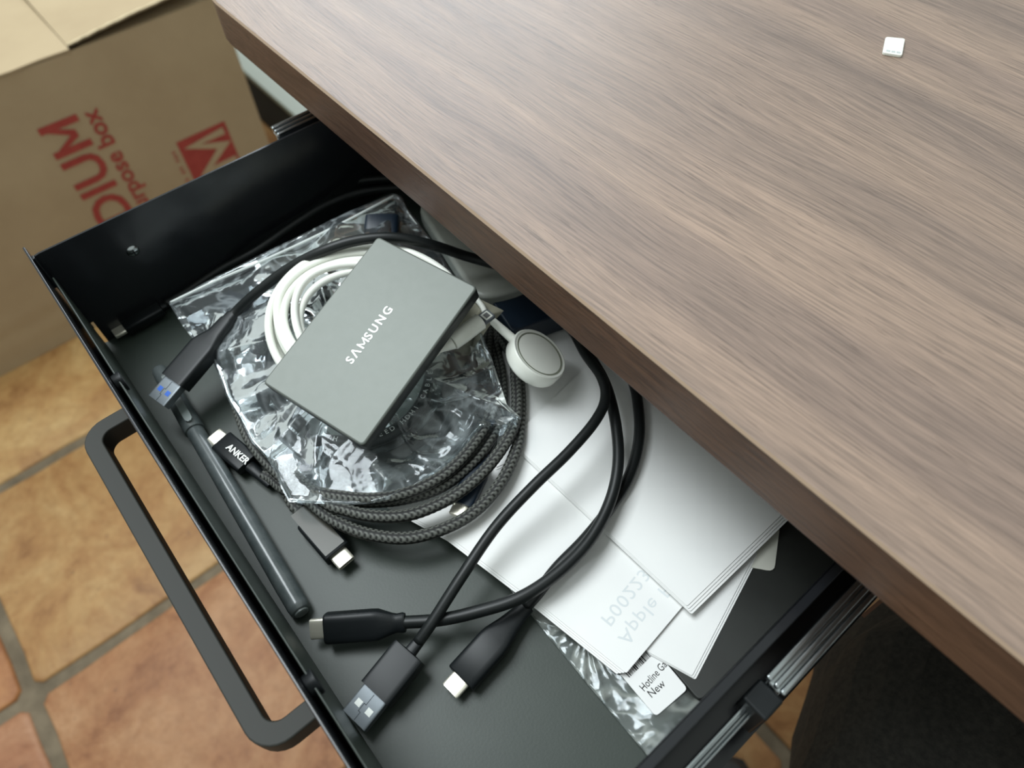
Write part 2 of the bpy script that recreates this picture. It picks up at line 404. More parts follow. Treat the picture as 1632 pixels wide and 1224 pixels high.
def usb_a(parent, tip, back, inner, wd=.0155, th=.0075, blue=False, roll=0., prof=None):
    a, u, wv = axes(tip, back, roll); L = (tip - back).length; ms = .0120
    Lb = L - ms
    prof = prof or [(0, .30, .55), (.22, .34, .6), (.24, .96, .96), (.27, 1, 1), (1, 1, 1)]
    rings = [superring(back + a * (Lb * t), a, u, wv, wd / 2 * s1, th / 2 * s2, 7 if s1 > .8 else 3) for t, s1, s2 in prof]
    b = loft('plug_housing', rings, M['plug'], parent)
    W, T_ = .0120, .0045
    def rr(t, sw, st_): 
        c = tip - a * (ms - t); return superring(c, a, u, wv, W / 2 * sw, T_ / 2 * st_, 14, 32)
    sh = loft('metal_shell', [rr(-.0004, 1, 1), rr(ms, 1, 1), rr(ms, .93, .82), rr(.003, .93, .82)], M['usbsteel'], b, label='steel connector shell')
    c = tip - a * ms; top = u * (T_ / 2 + .00006)
    def quad(t0, t1, w0, w1): return [c + a * t0 + wv * w0 + top, c + a * t0 + wv * w1 + top, c + a * t1 + wv * w1 + top, c + a * t1 + wv * w0 + top]
    hv, hf = [], []
    for s_ in (-1, 1):
        q = quad(.0050, .0075, s_ * .0028 - .0013, s_ * .0028 + .0013); hv += q; hf.append(tuple(range(len(hv) - 4, len(hv))))
    obj('latch_windows', hv, hf, M['blue'] if blue else M['silver'], b, label='two square latch windows')
    sv, sf = [], []
    for t0, t1, w0, w1 in ((.0005, .005, -.0002, 0), (.005, .0052, -.0002, .0010), (.005, .0085, .0008, .0010), (.0083, .0085, -.0002, .001), (.0085, .0118, -.0002, 0)):
        q = quad(t0, t1, w0, w1); sv += q; sf.append(tuple(range(len(sv) - 4, len(sv))))
    obj('shell_seam', sv, sf, M['dark'], b)
    tg = [superring(tip - a * (ms - t), a, u, wv, .0052, .0009, 8, 16) for t in (.004, ms - .0008)]
    tg = [[p - u * .0008 for p in q] for q in tg]
    loft('contact_tongue', tg, M['blue'] if blue else M['dark'], b)
    return b, a, u, wv

# ------------------------------------------------------------------ structure: floor with tiles
fl = boxo('floor', (-3.2, 1.6, -1.7, 2.2, -.03, -.004), M['grout'], kind='structure')
variants = []
G = .3315; HT = G / 2 - .0085
for k in range(6):
    rr_ = random.Random(50 + k); out = []
    nside = 6
    cs = [(-HT, -HT), (HT, -HT), (HT, HT), (-HT, HT)]
    for i in range(4):
        a, b = cs[i], cs[(i + 1) % 4]
        for j in range(nside):
            t = (j + (.18 if j == 0 else 0)) / nside
            if j == 0:
                continue
            out.append((a[0] + (b[0] - a[0]) * t + rr_.uniform(-.0022, .0022), a[1] + (b[1] - a[1]) * t + rr_.uniform(-.0022, .0022)))
        bx, by = b; sxn = math.copysign(1, bx); syn = math.copysign(1, by)
        q = rr_.uniform(.004, .009)
        prev = (bx - (b[0] - a[0]) / (2 * HT) * q, by - (b[1] - a[1]) / (2 * HT) * q)
        c2 = cs[(i + 2) % 4]; nxt = (bx + (c2[0] - b[0]) / (2 * HT) * q, by + (c2[1] - b[1]) / (2 * HT) * q)
        out += [prev, nxt]
    n = len(out); v = [(x, y, -.008) for x, y in out] + [(x * .995, y * .995, -.0012) for x, y in out] + [(x * .975, y * .975, .0) for x, y in out]
    f = [tuple(range(2 * n, 3 * n))]
    for lv in (0, 1):
        f += [(lv * n + i, lv * n + (i + 1) % n, (lv + 1) * n + (i + 1) % n, (lv + 1) * n + i) for i in range(n)]
    me = bpy.data.meshes.new('tile'); me.from_pydata(v, [], f); me.materials.append(M['tile']); me.shade_smooth(); variants.append(me)
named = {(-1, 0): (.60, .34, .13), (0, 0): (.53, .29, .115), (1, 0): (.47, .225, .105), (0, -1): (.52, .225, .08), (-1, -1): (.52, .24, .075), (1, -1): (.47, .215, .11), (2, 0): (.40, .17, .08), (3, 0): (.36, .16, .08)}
rt = random.Random(3)
for i in range(-6, 7):
    for j in range(-4, 7):
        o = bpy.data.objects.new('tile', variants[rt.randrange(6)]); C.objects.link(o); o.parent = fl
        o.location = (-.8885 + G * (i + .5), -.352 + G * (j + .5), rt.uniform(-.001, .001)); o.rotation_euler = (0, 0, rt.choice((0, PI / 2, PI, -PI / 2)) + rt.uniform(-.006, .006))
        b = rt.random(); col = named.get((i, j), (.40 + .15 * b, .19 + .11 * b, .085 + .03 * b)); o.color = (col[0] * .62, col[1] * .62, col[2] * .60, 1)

# ------------------------------------------------------------------ desk
XD, YD = -.437, .125
desk = empty('desk', (.3, .45, 0), 'walnut laminate desk with black steel legs and rounded corner', 'desk')
def rrect(x0, x1, y0, y1, rad, n=8):
    o = []
    for cx, cy, a0 in ((x1 - rad, y1 - rad, 0), (x0 + rad, y1 - rad, PI / 2), (x0 + rad, y0 + rad, PI), (x1 - rad, y0 + rad, 1.5 * PI)):
        for k in range(n + 1): a = a0 + k / n * PI / 2; o.append((cx + rad * math.cos(a), cy + rad * math.sin(a)))
    return o
ol = rrect(XD, 1.05, YD, .80, .032)
top = poly_slab('desktop', [(x, y, .75) for x, y in ol], .0238, M['wood'], desk); top.data.materials.append(M['wood_shaded_side'])
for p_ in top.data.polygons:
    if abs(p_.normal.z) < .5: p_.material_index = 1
bevel_smooth(top, .0012, 2)
eb = [(x, y) for x, y in rrect(XD - .00015, 1.05015, YD - .00015, .80015, .0321)]
n_ = len(eb); inn = rrect(XD + .0007, 1.0493, YD + .0007, .7993, .0315)
obj('edge_banding', [(x, y, .7492) for x, y in eb] + [(x, y, .75008) for x, y in inn], [(i, (i + 1) % n_, n_ + (i + 1) % n_, n_ + i) for i in range(n_)], M['wood_edge'], desk, label='paler worn line along the top edge')
for x in (-.395, .98):
    for y in (.36, .74):
        boxo('leg', (x - .02, x + .02, y - .02, y + .02, .002, .727), M['gloss'], desk, .003)
    boxo('crossbar', (x - .018, x + .018, .38, .72, .66, .70), M['gloss'], desk, .003)
# drawer housing under the desk, with the fixed slide members
hs = empty('drawer_housing', (-.17, .5, .6), 'black metal housing under the desk carrying the drawer slides', 'cabinet')
boxo('side_panel', (.0165, .0180, .17, .60, .63, .7255), M['gloss'], hs)
boxo('side_panel', (-.3600, -.3585, .17, .60, .63, .7255), M['gloss'], hs)
boxo('back_panel', (-.36, .018, .60, .6015, .63, .7255), M['gloss'], hs)

def channel(name, x0, x1, y0, y1, z1, hgt, m, parent, **k):
    bm = bmesh.new(); w_ = (x1 - x0)
    # rounded C rail: top roll, web, bottom roll
    box(bm, x0, x0 + w_ * .30, y0, y1, z1 - .003, z1); box(bm, x0 + w_ * .40, x0 + w_ * .66, y0, y1, z1 - .003, z1 - .0004); box(bm, x0 + w_ * .74, x1, y0, y1, z1 - .003, z1 - .001); box(bm, x0 + w_ * .2, x0 + w_ * .8, y0, y1, z1 - .004, z1 - .0024); box(bm, x0 + w_ * .35, x0 + w_ * .65, y0, y1, z1 - hgt, z1 - .003); box(bm, x0, x1, y0, y1, z1 - hgt - .003, z1 - hgt)
    o = from_bm(name, bm, m, parent, **k); bevel_smooth(o, min(.0014, w_ * .2), 3); return o
boxo('rail_gap_shade', (.0030, .0150, .060, .58, .650, .6600), M['gloss'], hs)  # added black plate, stands in for the shade below the rail
channel('slide_rail', .0046, .0125, .0935, .58, .698, .034, M['steel'], hs, label='bright steel outer slide member')
boxo('slide_stop', (.0040, .0135, .0840, .0935, .672, .694), M['plug'], hs, .001, label='black plastic slide stop')
channel('slide_rail', -.3555, -.3475, .1150, .58, .704, .034, M['steel'], hs)

# ------------------------------------------------------------------ drawer
ZT, ZB = EYE - .236, EYE - .303
XL, XR = -.3405, -.0038
YF = -.0217
dr = empty('sliding_tray', (-.17, .1, ZB), 'open shallow black metal drawer pulled out from under the walnut desk', 'drawer')
boxo('drawer_bottom', (XL, XR + .004, YF + .0001, .42, ZB - .0012, ZB), M['tray'], dr)
boxo('front_gap_shade', (XL, XR + .004, YF, YF + .0026, ZB, ZB + .0006), M['fold'], dr)  # dark strip laid over the tray as the groove's shade
boxo('front_lip', (XL + .006, XR + .003, -.0198, -.0189, ZB, EYE - .2465), M['tray'], dr, .0004)
# left wall with the notch in its front lower corner
yy0, yy1 = YF + .0006, .42
pts = [(yy0, ZT - .001), (yy0, ZB + .016), (yy0 + .0012, ZB + .016), (yy0 + .0012, ZB + .0125), (yy0 + .0022, ZB + .0125), (yy0 + .0022, ZB + .0165), (yy0 + .0036, ZB + .0165), (yy0 + .0036, ZB - .001), (yy1, ZB - .001), (yy1, ZT), (yy0 + .003, ZT), (yy0 + .001, ZT - .0004)]
v = [(XL, y, z) for y, z in pts] + [(XL - .0011, y, z) for y, z in pts]; n_ = len(pts)
obj('left_side', v, [tuple(range(n_)), tuple(range(2 * n_ - 1, n_ - 1, -1))] + [(i, i + n_, (i + 1) % n_ + n_, (i + 1) % n_) for i in range(n_)], M['gloss'], dr)
# right wall: sheet with a rolled flange to the outside
bm = bmesh.new()
box(bm, XR, XR + .0010, YF + .001, .42, ZB - .001, ZT); box(bm, XR, XR + .0036, YF + .001, .42, ZT - .0014, ZT); box(bm, XR + .0028, XR + .0036, YF + .001, .42, ZT - .008, ZT - .0012)
bevel_smooth(from_bm('right_side', bm, M['gloss'], dr), .00045, 2)
boxo('slide_gap_shade', (XR + .001, .0099, YF + .001, .40, ZT - .024, ZT - .022), M['gloss'], dr)  # black fill put in to darken the gap beside the slide
channel('slide_runner', .0058, .0098, -.010, .40, ZT - .016, .026, M['steel'], dr, label='steel inner slide member on the drawer side')
channel('slide_runner', -.3490, -.3430, .10, .40, ZT - .010, .026, M['steel'], dr)
# front panel
bm = bmesh.new(); box(bm, -.3495, .0150, YF - .0012, YF, ZB - .022, ZT + .0006)
bevel_smooth(from_bm('front_panel', bm, M['gloss'], dr), .0005, 2)
boxo('corner_tab', (-.3412, -.3385, YF, YF + .0012, ZT - .020, ZT + .0002), M['gloss'], dr, .0003)
# handle bar
bm = bmesh.new()
hx0, hx1, hy = -.2585, -.0865, -.0475
def hpath(off, rad, n=7):
    p = [(hx0 + off, YF - .0012)]
    for cx, a0 in ((hx0 + off + rad, PI), (hx1 - off - rad, 1.5 * PI)):
        for k in range(n + 1): a = a0 + k / n * PI / 2; p.append((cx + rad * math.cos(a), hy + off + rad + rad * math.sin(a)))
    p.append((hx1 - off, YF - .0012)); return p
o1, o2 = hpath(0, .012), hpath(.0078, .0055)
zt, zb = EYE - .268, EYE - .279
n_ = len(o1); v = [(x, y, zt) for x, y in o1] + [(x, y, zt) for x, y in o2] + [(x, y, zb) for x, y in o1] + [(x, y, zb) for x, y in o2]
f = []
for i in range(n_ - 1):
    f += [(i, i + 1, n_ + i + 1, n_ + i), (2 * n_ + i, 3 * n_ + i, 3 * n_ + i + 1, 2 * n_ + i + 1), (i, 2 * n_ + i, 2 * n_ + i + 1, i + 1), (n_ + i, n_ + i + 1, 3 * n_ + i + 1, 3 * n_ + i)]
f += [(0, n_, 3 * n_, 2 * n_), (n_ - 1, 3 * n_ - 1, 4 * n_ - 1, 2 * n_ - 1)]
ho = obj('handle', v, f, M['handle'], dr, label='dark grey flat bar pull handle'); bevel_smooth(ho, .0008, 2, .9)
for x in (hx0 + .004, hx1 - .004):
    bm = bmesh.new(); bmesh.ops.create_cone(bm, cap_ends=True, segments=16, radius1=.0048, radius2=.0042, depth=.0042, matrix=Matrix.Translation((x, YF + .0021, EYE - .2500)) @ Matrix.Rotation(PI / 2, 4, 'X'))
    bevel_smooth(from_bm('handle_screw', bm, M['plug'], dr), .0005, 2)
ps = PX(212, 400, XL)
bm = bmesh.new(); bmesh.ops.create_uvsphere(bm, u_segments=16, v_segments=10, radius=.0034, matrix=Matrix.Translation(ps) @ Matrix.Diagonal((.5, 1, 1, 1)))
sc_ = from_bm('side_screw', bm, M['steel'], dr, smooth=True, label='shiny domed screw head')
bm = bmesh.new(); box(bm, ps.x + .0012, ps.x + .00185, ps.y - .0018, ps.y + .0018, ps.z - .0003, ps.z + .0003); box(bm, ps.x + .0012, ps.x + .00186, ps.y - .0003, ps.y + .0003, ps.z - .0018, ps.z + .0018)
from_bm('screw_slot', bm, M['dark'], sc_)

# ------------------------------------------------------------------ cardboard box
XB = -1.103
BY0, BY1, BH = -.34, .345, .43

bx = empty('cardboard_box', (-1.35, 0, 0), 'large brown moving box on the tiled floor with red printing and taped top', 'box')
bm = bmesh.new()
NY, NZ = 24, 18
def bulge(y, z):
    a = (y - BY0) / (BY1 - BY0); b = z / BH
    s_ = .004 * math.sin(PI * a) * math.sin(PI * b)
    for zc, wd_ in ((.048, .006), (.092, .006)):
        s_ += .0016 * math.exp(-((z - zc - .02 * (a - .5)) / wd_) ** 2)
    return s_ + .0012 * noise.noise(Vector((y * 9, z * 9, 1)))
g = [[bm.verts.new((XB + bulge(BY0 + (BY1 - BY0) * i / NY, BH * j / (NZ * 2)), BY0 + (BY1 - BY0) * i / NY, BH * j / (NZ * 2))) for j in range(NZ * 2 + 1)] for i in range(NY + 1)]
for i in range(NY):
    for j in range(NZ * 2): bm.faces.new((g[i][j], g[i + 1][j], g[i + 1][j + 1], g[i][j + 1]))
bk = [bm.verts.new((XB - .004, y, z)) for y, z in ((BY0, .001), (BY1, .001), (BY1, BH), (BY0, BH))]; bm.faces.new(bk[::-1])
fp = from_bm('front_panel', bm, M['kraft'], bx, smooth=True)
boxo('side_panel', (XB - .46, XB - .0045, BY1 - .004, BY1, .001, BH), M['kraft'], bx)
boxo('side_panel', (XB - .46, XB - .0045, BY0, BY0 + .004, .001, BH), M['kraft'], bx)
boxo('back_panel', (XB - .464, XB - .46, BY0, BY1, .001, BH), M['kraft'], bx)
boxo('bottom_panel', (XB - .46, XB - .0045, BY0 + .005, BY1 - .005, .001, .006), M['kraft'], bx)
# top flaps: the near flap folds from the front panel, torn along its crease on the right
def flap(name, edge, back_x, z, m, lift=0.):
    n = len(edge); v = [(x, y, zz) for x, y, zz in edge] + [(back_x, y, z + lift) for x, y, zz in edge]
    v += [(a, b, c - .003) for a, b, c in v]
    f = []
    for i in range(n - 1):
        f += [(i, i + 1, n + i + 1, n + i), (2 * n + i, 3 * n + i, 3 * n + i + 1, 2 * n + i + 1), (i, 2 * n + i, 2 * n + i + 1, i + 1), (n + i, n + i + 1, 3 * n + i + 1, 3 * n + i)]
    f += [(0, n, 3 * n, 2 * n), (n - 1, 3 * n - 1, 4 * n - 1, 2 * n - 1)]
    return obj(name, v, f, m, bx)
ysplit = .128
flap('top_flap', [(XB + .001 - .002 * (k % 2), BY0 + (ysplit - BY0) * k / 12, BH + .004 - .006 * 0) for k in range(13)], XB - .23, BH + .004, M['kraft'])
rt2 = random.Random(9); ed = []
for k in range(29):
    y = ysplit + .001 + (BY1 - ysplit) * k / 28
    ed.append((XB - .010 - .010 * (k / 28) - rt2.uniform(0, .0022), y, BH + .004 + .010 * math.sin(PI * k / 28 * .6)))
flap('top_flap', ed, XB - .23, BH + .006, M['kraft'], .004)
obj('torn_edge', [(x + .0006, y, z - .0002) for x, y, z in ed] + [(x - .0015 - .001 * (i % 3), y, z + .0004) for i, (x, y, z) in enumerate(ed)], [(i, i + 1, 29 + i + 1, 29 + i) for i in range(28)], M['flute'], bx)
boxo('top_flap', (XB - .455, XB - .233, BY0, BY1, BH + .001, BH + .004), M['kraft'], bx)
boxo('inner_flap', (XB - .45, XB - .006, BY1 - .2, BY1 - .005, BH - .012, BH - .009), M['kraft'], bx)
# print
def xface(y, z): return XB + .0055
def boxtext(name, s, pend, size, sx, off, m=M['redink'], sp=1.):
    v, f = text_mesh(s, 1., off, sp, 'RIGHT')
    vv = [(XB + bulge(pend.y - a[1] * size, pend.z + a[0] * size * sx) + .0009, pend.y - a[1] * size, pend.z + a[0] * size * sx) for a in v]
    return obj(name, vv, f, m, fp)
pm = PX(115, 176, XB)
boxtext('print', 'MEDIUM', pm, .0765, 1.0, .020)
pr = PX(152, 171, XB)
boxtext('print', 'multi-purpose box', pr, .0365, 1.05, .020)
a0 = PX(278, 223, XB); a1 = PX(358, 195.5, XB)
ly0, ly1 = a0.y, a1.y; lz1 = (a0.z + a1.z) / 2; S = ly1 - ly0
def fq(y0, y1, z0, z1, dx):
    n = 6; v = []; f = []
    for i in range(n + 1):
        for j in range(n + 1):
            y = y0 + (y1 - y0) * i / n; z = z0 + (z1 - z0) * j / n; v.append((XB + bulge(y, z) + dx, y, z))
    for i in range(n):
        for j in range(n): a = i * (n + 1) + j; f.append((a, a + n + 1, a + n + 2, a + 1))
    return v, f
v, f = fq(ly0, ly1, lz1 - S, lz1, .0006); obj('logo', v, f, M['redink'], fp, label='red square emblem with a zigzag stroke')
# kraft zigzag left unprinted inside the square
def zz(pts, wd_):
    v, f = [], []
    P2 = [Vector((a, b)) for a, b in pts]
    L, R_ = [], []
    for i, p in enumerate(P2):
        d1 = (p - P2[i - 1]).normalized() if i else (P2[1] - p).normalized(); d2 = (P2[i + 1] - p).normalized() if i < len(P2) - 1 else d1
        n1 = Vector((-d1.y, d1.x)); n2 = Vector((-d2.y, d2.x)); mm = (n1 + n2).normalized(); sc = wd_ / 2 / max(.45, mm.dot(n1))
        L.append(p + mm * sc); R_.append(p - mm * sc)
    for q in L + R_:
        y = ly0 + q.x * S; z = lz1 - q.y * S; v.append((XB + bulge(y, z) + .0012, y, z))
    n = len(pts)
    return v, [(i, i + 1, n + i + 1, n + i) for i in range(n - 1)]
v, f = zz([(.92, .17), (.24, .20), (.82, .44), (.30, .80), (.95, .83)], .15); obj('logo_stroke', v, f, M['kraft'], fp)
v, f = [], []
for k in range(11):
    z = lz1 - .012 - k * .0075
    if k in (3, 6): continue
    h_ = .0042 + .001 * (k % 2); q = [(ly0 - .013, z), (ly0 - .013 + h_ + .001, z), (ly0 - .013 + h_ + .001, z - .0035), (ly0 - .013, z - .0035)]
    v += [(XB + bulge(a, b) + .0008, a, b) for a, b in q]; f.append(tuple(range(len(v) - 4, len(v))))
obj('small_print', v, f, M['redink'], fp)

# low black unit with a pale top, standing behind the box
un = empty('low_cabinet', (-1.1, .6, 0), 'low black unit with a pale grey top on the floor behind the cardboard box', 'cabinet')
boxo('body', (-1.75, -.85, .452, .75, .002, .118), M['darkpanel'], un, .004)
boxo('top_board', (-1.76, -.84, .447, .76, .118, .130), M['palegrey'], un, .003)

# ------------------------------------------------------------------ flat things on the drawer floor, right side
def leaflet(name, label, corners, h, pages, shift=(.0008, -.0008), m=None, rc=.0008, t=.00022):
    c = sum((P(u, v, h) for u, v in corners), Vector()) / len(corners)
    e = empty(name, (c.x, c.y, EYE - h - .001), label, 'paper')
    for k in range(pages):
        pts = [P(u, v, h) + Vector((shift[0] * k, shift[1] * k, -k * .00042)) for u, v in corners]
        poly_slab('page', pts, t, m or M['paper'], e, rc=rc)
    return e
# flat clear pouch under the papers
def film(name, label, outline, hfun, nr, nb, m, amp, scale, two=True, seed=0, cen=None, cat='bag', floor_=.0012):
    pts = [P(u, v, h) for u, v, h in outline]
    arr = np.array([tuple(p) for p in pts + [pts[0]]]); d = np.r_[0, np.cumsum(np.linalg.norm(np.diff(arr, axis=0), axis=1))]
    s = np.linspace(0, d[-1], nb, endpoint=False); B = np.stack([np.interp(s, d, arr[:, i]) for i in range(3)], 1)
    c = P(*cen) if cen else Vector(tuple(B.mean(0)))
    e = empty(name, (c.x, c.y, ZB), label, cat)
    def layer(sign):
        v, f = [], []
        for i in range(nb):
            b = Vector(B[i])
            for j in range(nr + 1):
                t = j / nr; x = c.x + (b.x - c.x) * t; y = c.y + (b.y - c.y) * t
                z = hfun(x, y, t, b.z, sign)
                q = Vector((x, y, sign * .3 + seed)) 
                an = math.atan2(y - c.y, x - c.x); rr0 = math.hypot(x - c.x, y - c.y)
                qp = Vector((math.cos(an) * 2.3 + rr0 * 9, math.sin(an) * 2.3 - rr0 * 7, rr0 * 14 + seed))
                a1_ = .5 * (1 - 2 * abs(noise.noise(q * scale))) + .9 * (1 - 2.4 * abs(noise.noise(qp))); a2_ = 1 - 2 * abs(noise.noise(q * scale * 2.7 + Vector((5, 1, 2)))); a3_ = noise.noise(q * scale * .5)
                lim = min(1, (1 - t) * 14 + .25)
                dz = max(-floor_, amp * ((a1_ * .9 + a2_ * .3 + a3_ * 1.1) - .6)) * lim
                z = max(ZB + .0005 + .0002 * sign, z + dz)
                v.append((x + dz * .4, y - dz * .3, z))
        for i in range(nb):
            for j in range(nr):
                a = i * (nr + 1) + j; b_ = ((i + 1) % nb) * (nr + 1) + j; f.append((a, a + 1, b_ + 1, b_))
        return v, f
    v, f = layer(1); obj('film', v, f, m, e, smooth=True)
    if two:
        v, f = layer(-1); obj('film', v, f, m, e, smooth=True)
    return e
pouch = film('clear_pouch', 'flat crinkled clear pouch under the white leaflets beside the drawer slide',
     [(765, 880, .3022), (850, 985, .3022), (940, 1095, .3022), (1035, 1208, .3018), (1075, 1168, .2995), (1118, 1122, .2990), (1090, 1090, .301), (1000, 990, .302), (900, 900, .302), (830, 850, .3022)],
     lambda x, y, t, bz, s: bz + (.0012 if s > 0 else 0) * (1 - t), 30, 160, M['film_flat'], .0010, 70, seed=4, floor_=.0006)
b1_, b2_ = P(1117, 1120, .2972), P(1040, 1028, .2972); b3_ = b2_ + (b2_ - b1_) * 1.6
book = poly_slab('notebook', [Vector((-.0046, b1_.y, b1_.z)), Vector((-.0046, .30, b1_.z)), Vector((b3_.x - .01, .30, b1_.z)), b3_], .0036, M['book'], None, rc=.003,
     label='thin black booklet with rounded corners by the right drawer side', cat='book')
bevel_smooth(book, .0005)
# rectangular corners from pixels: label card
lc = [P(u, v, .2976) for u, v in ((950, 1028), (1045, 1142), (1096, 1098), (1002, 985))]
card = poly_slab('label_card', lc, .0004, M["paper"], None, rc=.0018, label='white rounded label card with barcode and black text on the clear pouch', cat='label')
rd = (lc[3] - lc[0]).normalized()     # along the short side, reading direction
rd = (lc[2] - lc[1]).normalized(); upv = Vector((0, 0, 1)).cross(rd)
def on(u, v, h=.2976): return P(u, v, h)
t1 = lettering('printed_text', 'Hotline Gam', on(1026.5, 1103), on(1065, 1064) - on(1029, 1105), Vector((0, 0, 1)).cross(on(1065, 1064) - on(1029, 1105)), .0042, M['ink'], None, sx=.76)
t1.parent = card
t2 = lettering('printed_text', 'New', on(1038, 1113), on(1058, 1094) - on(1037, 1113), Vector((0, 0, 1)).cross(on(1058, 1094) - on(1037, 1113)), .0042, M['ink'], None, sx=.95); t2.parent = card
bd = (on(1041, 1043) - on(1003, 1080)); bl = bd.length; bd.normalize(); bp_ = Vector((0, 0, 1)).cross(bd)
v, f = [], []; rb = random.Random(5); x = 0
while x < bl:
    w_ = rb.choice((.0002, .0002, .0004, .0006)); q0 = on(1003, 1080) + bd * x
    for a in (q0, q0 + bd * w_, q0 + bd * w_ + bp_ * .006, q0 + bp_ * .006): v.append(a + Vector((0, 0, .00008)))
    f.append(tuple(range(len(v) - 4, len(v)))); x += w_ + rb.choice((.0002, .0003, .0005))
bc = obj('barcode', v, f, M['ink'], None); bc.parent = card

leaflet('card_insert', 'cream card with rounded corners poking out behind the white leaflets by the booklet', [(1185, 902), (1234, 911), (1245, 822), (1190, 800), (1150, 860)], .2965, 1, m=M['cream'], rc=.003, t=.0004)
leaflet('folded_leaflet', 'tilted white leaflet lying lowest over the black booklet', [(1028, 1036), (1103, 1077), (1205, 880), (1150, 820), (1000, 900)], .2960, 3, (.0009, .0001))
e2 = leaflet('folded_leaflet', 'bluish white leaflet with faint mirrored print showing through', [(853, 957), (998, 1073), (1125, 922), (970, 815)], .2942, 4, (-.0007, -.0009))
leaflet('folded_leaflet', 'white leaflet left of the crossing black cables, partly under the braided coil', [(612, 800), (722, 860), (833, 944), (985, 840), (830, 700), (700, 770)], .2930, 3, (-.0006, -.0010))
leaflet('folded_leaflet', 'shaded white leaflet under the round charger by the desk edge', [(790, 745), (985, 660), (1000, 520), (900, 470), (835, 505), (800, 560)], .2922, 2)
leaflet('folded_leaflet', 'largest white leaflet lying uppermost, with its corner pointing at the drawer front', [(1095, 966), (1275, 792), (985, 535), (812, 702)], .2905, 4, (.0011, -.0002))
for s_, uv0, uv1, sz in (('Apple P', (990, 1022), (1058, 940), .0086), ('P00223-', (962, 992), (1024, 915), .0086)):
    a_, b_ = P(*uv0, .2942), P(*uv1, .2942)
    rdv = (b_ - a_).normalized(); up_ = -(Vector((0, 0, 1)).cross(rdv))
    tt = lettering('show_through_print', s_, a_ - up_ * .002, rdv, up_, sz * .9, M['ghost'], None, lift=-.00005, offset=.004, sx=1.15, spacing=1.1)
    tt.parent = e2; tt.location = -ORG[e2.name]

# ------------------------------------------------------------------ braided cable with two plugs, coiled
K = empty('braided_cable', (P(600, 670, .30).x, P(600, 670, .30).y, ZB), 'coiled dark grey braided cable with two black plugs under the plastic bag', 'cable')
hl = .2975
loop_left = [(468, 792), (418, 722), (386, 655), (374, 592), (395, 520), (470, 450), (570, 420), (670, 440), (760, 490)]
def lp(h, dx=0, dy=0): return [(u + dx, v + dy, h) for u, v in loop_left]
s4 = [(818, 560, .291), (829, 620, .2885), (829, 680, .2875), (822, 718, .287), (800, 766, .2865), (765, 808, .2865), (718, 838, .2865), (655, 857, .2865), (595, 853, .287), (545, 836, .288), (503, 808, .290)]
s3 = [(812, 560, .287), (822, 610, .2845), (822, 665, .283), (806, 705, .2825), (775, 747, .2825), (740, 779, .2825), (700, 803, .2825), (650, 821, .2825), (600, 823, .283), (555, 814, .284), (510, 795, .286)]
s2 = [(790, 560, .290), (800, 610, .288), (797, 665, .287), (776, 708, .2865), (745, 745, .2865), (700, 778, .2865), (645, 795, .2865), (590, 800, .287), (540, 795, .288), (500, 785, .289)]
s1 = [(776, 565, .285), (785, 610, .283), (782, 660, .282), (757, 705, .2815), (722, 745, .2815), (685, 770, .2815), (640, 788, .282), (590, 795, .2825), (535, 790, .284), (490, 782, .287)]
path = [(481, 818, .2985), (462, 796, .2985)] + lp(.2985, 6, -6)[1:] + s4 + lp(.294, -6, 0)[1:] + s3 + lp(.290, 4, -6)[1:] + s2 + lp(.2945, 14, -12)[1:] + s1 + [(455, 780, .2935), (434, 764, .2975), (420, 757, .2982)]
arr, s_ = catmull(pix(*path), .00042)
sweep('cord', arr, .00265, 20, M['braid'], K, weave=(8, .0026), s=s_)
# plug with brand lettering at one end
pb, a_, u_, w_ = usb_c(K, P(341, 693, .2960), P(432, 772, .2985), .0118, .0060, prof=[(0, .40), (.44, .48), (.46, .96), (.48, 1), (1, 1)], ex=6)
c0 = P(362, 710, .2945); c1 = P(393, 736, .2945)
lettering('brand_print', 'ANKER', P(359.5, 714, .2928), c1 - c0, Vector((0, 0, 1)).cross(c1 - c0), .0046, M['silver'], pb, offset=.015, lift=.0001)
usb_c(K, P(553, 898, .2965), P(474, 808, .2985), .0125, .0068, prof=[(0, .40), (.30, .46), (.32, .96), (.34, 1), (1, 1)], ex=6, topplate=True)

# small black micro plug lying on the leaflets inside the braid coil
mc = empty('micro_cable', (P(750, 780, .29).x, P(750, 780, .29).y, ZB), 'black cable end with a small bright plug inside the braided coil on the leaflets', 'cable')
rings = []
tipc, bkc = P(735, 806, .2895), P(775, 725, .2890)
a_, u_, w_ = axes(tipc, bkc)
for t, s_ in ((0, .5), (.15, .55), (.3, .9), (.4, 1), (1, 1)): rings.append(superring(bkc + (tipc - bkc) * t, a_, u_, w_, .0054 * s_, .0028 * s_, 5))
hb = loft('plug_housing', rings, M['navy'], mc)
loft('metal_shell', [superring(tipc + a_ * t, a_, u_, w_, .0036 * s_, .0012, 5) for t, s_ in ((-.0002, 1), (.0050, 1), (.0052, .8))], M['nickel'], hb, label='bright connector shell')
cable('cord', [bkc + a_ * .002] + pix((786, 700, .2895), (800, 650, .2905), (795, 590, .2905), (770, 540, .2905), (740, 500, .292)), .0019, M['rubber'], mc)

